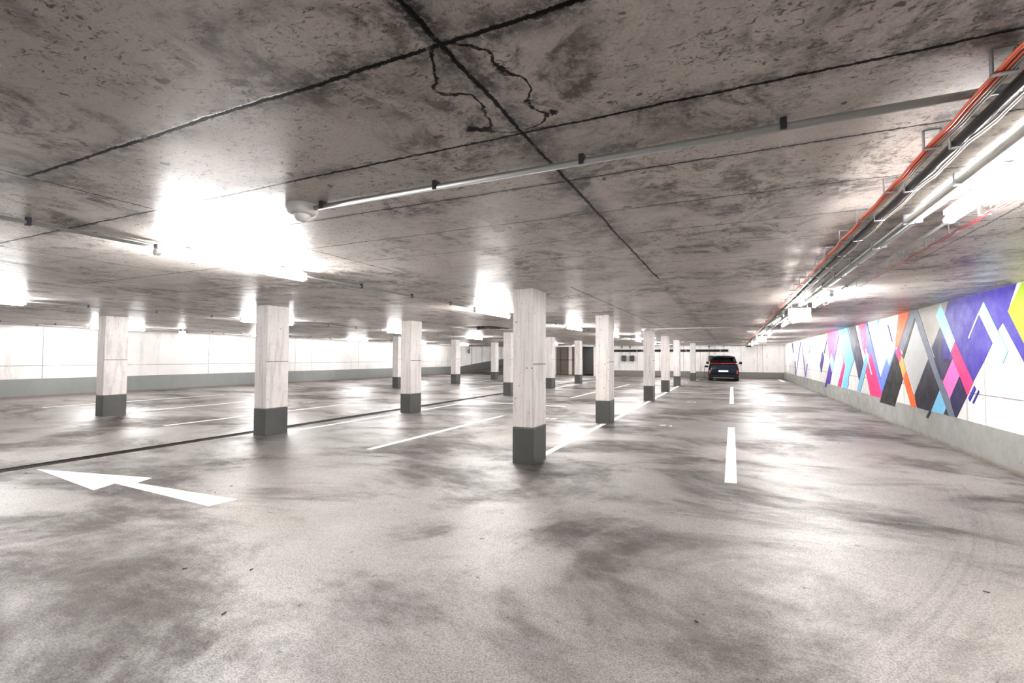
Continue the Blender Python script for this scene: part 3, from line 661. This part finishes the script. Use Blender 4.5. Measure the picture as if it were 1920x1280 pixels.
def number(txt, x, y, size, rz, label):
    cu = bpy.data.curves.new('bay_number', 'FONT'); cu.body = txt; cu.size = size; cu.extrude = .001; cu.align_x = 'CENTER'; cu.align_y = 'CENTER'
    tmp = bpy.data.objects.new('tmp', cu); C.objects.link(tmp)
    bpy.context.view_layer.update()
    me = bpy.data.meshes.new_from_object(tmp.evaluated_get(bpy.context.evaluated_depsgraph_get()))
    bpy.data.objects.remove(tmp); me.materials.clear(); me.materials.append(M['white_line'])
    o = bpy.data.objects.new('bay_number', me); C.objects.link(o); o.location = (x, y, fz(x)+.002); o.rotation_euler = (0, 0, rz)
    tag(o, label, 'number', 'painted bay numbers')
number('61', -1.33, 11.1, .34, 0, 'small white bay number on the floor right of the column behind the central one')
number('62', -1.28, 17.4, .34, 0, 'small white bay number on the floor by the third column of the car line')
number('63', -1.3, 27.4, .34, 0, 'tiny far white bay number on the floor before the car')
number('54', -12.6, 11.5, .36, 1.57, 'small white bay number beside the bay line right of the large left column')
number('55', -9.7, 10.95, .36, 1.57, 'small white bay number just before the gutter')
number('57', -6.45, 10.95, .34, 0, 'small white bay number left of the tip of the isolated bay line')
number('58', -4.07, 11.1, .34, 0, 'small white bay number just right of the central column')
t = thing('drainage_gutter', 'dark rusty drainage gutter running across the floor past the left columns', 'drain', (-8.675, YF+.2, 0))
LG = 33.0
bm = NB(); box(bm, -.12, -.095, 0, LG, -.03, .006); obj('edge_rail', bm, M['rust'], t)
bm = NB(); box(bm, .095, .12, 0, LG, -.03, .006); obj('edge_rail', bm, M['rust'], t)
bm = NB()
y = 0
while y < LG-.1:
    box(bm, -.09, .09, y, y+.028, -.02, -.004); y += .045
box(bm, -.094, -.07, 0, LG, -.022, -.002); box(bm, .07, .094, 0, LG, -.022, -.002)
obj('grate', bm, M['grate'], t)
for k, (x, y) in enumerate([(-8.2, 3.0), (-7.4, 2.62), (-5.19, 3.47), (-5.28, 3.72), (-3.53, 2.15), (-3.09, 2.34), (-2.71, 1.88), (1.36, 5.46), (1.47, 4.12), (1.89, 13.9), (1.7, 10.15), (-.2, 2.96)]):
    bm = NB(); s = .011+.009*random.random(); a = random.random()*6
    pts = [(s*math.cos(a)*f-q*math.sin(a)*s, s*math.sin(a)*f+q*math.cos(a)*s) for f, q in ((-1, 0), (-.3, .35), (.6, .25), (1.1, 0), (.5, -.3), (-.4, -.28))]
    lo = [bm.verts.new((x+p[0], y+p[1], .001)) for p in pts]; hi = [bm.verts.new((x+p[0], y+p[1], .004+.004*random.random())) for p in pts]
    bm.faces.new(lo[::-1]); bm.faces.new(hi)
    for i in range(6): bm.faces.new((lo[i], lo[(i+1) % 6], hi[(i+1) % 6], hi[i]))
    tag(obj('dry_leaf', bm, M['leaf']), 'tiny dark bit of dry leaf lying on the grey floor', 'leaf', 'bits of dry leaf on the floor')

# ================================================================== mural
PAL = dict(warm_grey=(.23, .21, .19), slate=(.08, .09, .125), light_grey=(.30, .30, .30), indigo=(.022, .012, .17), green=(.20, .30, .008),
 navy=(.008, .005, .04), cyan=(.22, .52, .60), yellow=(.85, .62, .25), hot_pink=(.55, .012, .10), pink=(.60, .10, .32), black=(.003, .003, .0035),
 sky=(.13, .34, .50), navy_black=(.004, .0035, .012), steel=(.085, .10, .135), orange=(.60, .075, .012), amber=(.65, .25, .06), periwinkle=(.07, .11, .42),
 cream=(.85, .78, .60), magenta_pink=(.60, .05, .20), white=(.85, .85, .85), violet=(.13, .075, .40), purple=(.045, .012, .20))
bm = NB(); names = list(PAL)
for k, (c, pts) in enumerate(MURAL):
    xx = XR - .003 - .0002*k
    pts = [(y, H-.003 if z > 2.385 and y < 22 else min(z, H-.003)) for y, z in pts]
    a = [bm.verts.new((xx, y, z)) for y, z in pts]; b = [bm.verts.new((XR-.0005, y, z)) for y, z in pts]
    f = bm.faces.new(a); f.material_index = names.index(c); n_ = len(pts)
    for i in range(n_):
        f = bm.faces.new((a[i], a[(i+1) % n_], b[(i+1) % n_], b[i])); f.material_index = names.index(c)
me = bpy.data.meshes.new('mural'); bm.to_mesh(me); bm.free()
def paint(nme, col):
    n = N('mural_'+nme); c = n.mix(n.noise(4, 4), tuple(v*.88 for v in col), tuple(min(1, v*1.1) for v in col))
    n.bump(n.ma('ADD', n.noise(9, 4, .6), n.ma('MULTIPLY', n.noise(50, 3), .35)), .3, .01)
    return n.out(c, n.sm(n.noise(5, 3), .3, .7, .42, .55), .1)
for k in names: me.materials.append(paint(k, PAL[k]))
o = bpy.data.objects.new('mural', me); C.objects.link(o); tag(o, 'colourful painted mural of overlapping diamonds and slanted stripes on the right wall', 'mural')

# ================================================================== back wall fittings
def charger(x, z, label, third=False):
    t = thing('car_charger', label, 'charger', (x, YB, z), 0, 'electric car chargers on the back wall')
    bm = NB(); box(bm, -.22, .40, -.02, 0, -.26, .20); obj('back_plate', bm, M['beige'], t, .004)
    bm = NB(); box(bm, -.16, .22, -.17, -.02, -.23, .23); obj('housing', bm, M['charger'], t, .09)
    bm = NB(); P = [(-.18, -.19, .88), (-.19, -.19, -.2), (-.14, -.19, -.36), (0, -.19, -.42), (.1, -.19, -.36), (.12, -.19, -.2)]; tube(bm, P, .012, 6); obj('cable', bm, M['charger'], t, smooth=True)
    bm = NB(); P = [(-.18, -.19, .88), (-.13, -.19, .93), (-.08, -.19, .88), (-.08, -.19, .2)]; tube(bm, P, .012, 6); obj('cable', bm, M['charger'], t, smooth=True)
    bm = NB(); tube(bm, [(-.13, 0, .92), (-.13, -.2, .92)], .06, 12); obj('hook', bm, M['charger'], t)
    return t
c0 = charger(-7.98, 1.45, 'black rounded wall charger, left of the pair on the back wall')
dup(c0, (-7.33, YB, 1.45), 'black rounded wall charger, right of the pair on the back wall')
c3 = dup(c0, (-1.45, YB, 1.45), 'wall charger half hidden behind the left side of the parked car')
t = thing('cable_duct', 'long black duct running level across the back wall above the chargers', 'duct', (0, YB, 0))
bm = NB(); box(bm, -8.9, -.25, -.16, -.03, 1.98, 2.15); obj('duct_body', bm, M['car_black'], t, .02)
for x in (-6.9, -6.5, -3.2, -.8):
    bm = NB(); box(bm, x-.02, x+.02, -.175, 0, 1.95, 2.18); obj('strap', bm, M['galv'], t)
t = thing('traffic_light', 'small red and green traffic signal on the wall by the ramp', 'traffic light', (-20.45, 35.6, 2.12), math.radians(-45))
bm = NB(); box(bm, -.11, .11, -.02, .08, -.28, .28); obj('housing', bm, M['charger'], t, .03)
bm = NB(); lathe(bm, [(.085, -.02), (.08, -.05), (.04, -.065)], (0, -.0, .14), 'y', 16); obj('red_lens', bm, M['sig_red'], t, smooth=True)
bm = NB(); lathe(bm, [(.085, -.02), (.08, -.05), (.04, -.065)], (0, -.0, -.14), 'y', 16); obj('green_lens', bm, M['sig_green'], t, smooth=True)

# ================================================================== car
car = thing('car', 'dark blue electric SUV parked facing the back wall, seen from behind', 'car', (-.53, 34.0, 0))
def loft(bm, secs, closed=True):
    rings = [[bm.verts.new(p) for p in s] for s in secs]; n_ = len(rings[0])
    for A, B in zip(rings, rings[1:]):
        for k in range(n_): bm.faces.new((A[k], A[(k+1) % n_], B[(k+1) % n_], B[k]))
    bm.faces.new(rings[0][::-1]); bm.faces.new(rings[-1])
def sect(y, hw, zb, zt, tw, y_top=0.0):
    # outline of the lower body across the car, from bottom left round to bottom right
    pr = [(-.86, 0), (-.97, .12), (-1.0, .35), (-.985, .6), (-tw, .93), (-tw*.9, 1.0)]
    full = pr + [(-x, z) for x, z in pr[::-1]]
    return [(x*hw, y + y_top*z, zb+(zt-zb)*z) for x, z in full]
bm = NB()
loft(bm, [sect(.10, .86, .24, 1.10, .86, .04), sect(.03, .90, .22, 1.17, .88, .05), sect(.22, .935, .2, 1.2, .90, .05), sect(.9, .945, .2, 1.13, .86), sect(1.9, .93, .2, 1.06, .86),
          sect(3.2, .93, .2, 1.02, .86), sect(4.1, .92, .2, .95, .84), sect(4.5, .86, .22, .84, .82), sect(4.68, .74, .26, .72, .8)])
obj('body', bm, M['car'], car, .02, True)
bm = NB()
def cab(y, hb, ht, zb, zt): return [(-hb, y, zb), (-hb*.985, y, zb+.06), (-ht*1.04, y, zt-.09), (-ht*.9, y, zt-.015), (-ht*.5, y, zt+.02), (ht*.5, y, zt+.02), (ht*.9, y, zt-.015), (ht*1.04, y, zt-.09), (hb*.985, y, zb+.06), (hb, y, zb)]
loft(bm, [cab(.18, .79, .76, 1.1, 1.2), cab(.62, .80, .62, 1.08, 1.58), cab(1.3, .82, .64, 1.05, 1.62), cab(2.2, .83, .65, 1.03, 1.61), cab(2.9, .82, .62, 1.0, 1.5), cab(3.7, .78, .74, .95, 1.04)])
obj('cabin_glass', bm, M['car_glass'], car, .01, True)
bm = NB(); loft(bm, [[(x, y, z) for x, y, z in ((-.6, yy, zz-.05), (-.64, yy, zz-.01), (-.4, yy, zz+.035), (.4, yy, zz+.035), (.64, yy, zz-.01), (.6, yy, zz-.05))] for yy, zz in ((.47, 1.56), (.7, 1.60), (1.3, 1.63), (2.2, 1.62), (2.8, 1.54))])
obj('roof', bm, M['car'], car, .008, True)
for s in (-1, 1):
    bm = NB(); tube(bm, [(s*.80, .16, 1.18), (s*.70, .42, 1.40), (s*.645, .60, 1.56), (s*.66, 1.3, 1.60), (s*.67, 2.3, 1.58), (s*.75, 3.1, 1.38), (s*.81, 3.7, 1.06)], .03, 6); obj('pillar', bm, M['car'], car, smooth=True)
    bm = NB(); box(bm, s*.83-.025, s*.83+.025, -.0, .06, .50, .72); obj('reflector', bm, M['reflector'], car, .01)
    bm = NB(); tube(bm, [(s*.86, 2.75, 1.08), (s*.98, 2.72, 1.12)], .02, 6); box(bm, s*1.06-.09, s*1.06+.09, 2.62, 2.78, 1.08, 1.24); obj('side_mirror', bm, M['car_black'], car, .02)
    for yy in (.82, 3.72):
        bm = NB(); lathe(bm, [(.2, s*.66), (.33, s*.67), (.36, s*.70), (.36, s*.88), (.33, s*.92), (.22, s*.925)], (0, yy, .36), 'x', 28); wh = obj('wheel', bm, M['tyre'], car, smooth=False)
        bm = NB(); lathe(bm, [(.21, s*.926), (.2, s*.935), (.05, s*.94)], (0, yy, .36), 'x', 20); obj('rim', bm, M['galv'], wh)
bm = NB(); box(bm, -.86, .86, -.045, .15, .13, .49); obj('bumper', bm, M['car_black'], car, .03)
bm = NB(); box(bm, -.60, .62, -.062, -.03, .20, .235); obj('bumper_trim', bm, M['chrome'], car, .005)
bm = NB(); box(bm, -.70, .70, -.03, .08, .50, .80); obj('tailgate_panel', bm, M['car'], car, .03)
bm = NB(); P = [(-.89, .12, 1.04), (-.84, .05, 1.12), (-.72, .03, 1.165), (.72, .03, 1.165), (.84, .05, 1.12), (.89, .12, 1.04)]; tube(bm, P, .012, 6); obj('tail_light_bar', bm, M['car_red'], car, smooth=True)
bm = NB(); box(bm, -.29, .29, -.05, -.03, .60, .715); obj('number_plate', bm, M['plate'], car, .004)
bm = NB(); box(bm, -.05, .05, .0, .03, 1.125, 1.15); obj('badge', bm, M['reflector'], car, .004)
bm = NB(); v = [bm.verts.new(p) for p in ((-.015, .95, 1.63), (.015, .95, 1.63), (.01, 1.12, 1.64), (-.01, 1.12, 1.64), (0, .93, 1.72), (0, 1.0, 1.71))]
for f in ((0, 1, 4), (1, 2, 5, 4), (3, 0, 4, 5), (2, 3, 5), (0, 3, 2, 1)): bm.faces.new([v[i] for i in f])
obj('antenna_fin', bm, M['car_black'], car)
bm = NB(); box(bm, -.62, .62, .40, .50, 1.55, 1.585); obj('spoiler', bm, M['car_black'], car, .01)
bm = NB(); box(bm, -1.16, -.93, .55, .62, .87, 1.0); obj('charge_port_flap', bm, M['car_black'], car, .02)
bm = NB(); P = [(-1.62, 34.5, .90), (-1.70, 34.5, .82), (-1.71, 34.48, .4), (-1.72, 34.4, .06)]
for k in range(26):
    a = k/26*math.pi*4; P.append((-1.86+.16*math.cos(a), 34.35+.2*math.sin(a), .03+.012*(k/26*2)))
P += [(-1.7, 34.2, .03), (-1.6, 35.2, .02), (-1.64, 37.5, .02), (-1.63, 38.9, .03), (-1.6, 38.92, 1.0)]
tube(bm, P, .014, 6); tag(obj('charging_cable', bm, M['charger'], None, smooth=True), 'black charging cable looping on the floor left of the car', 'cable')
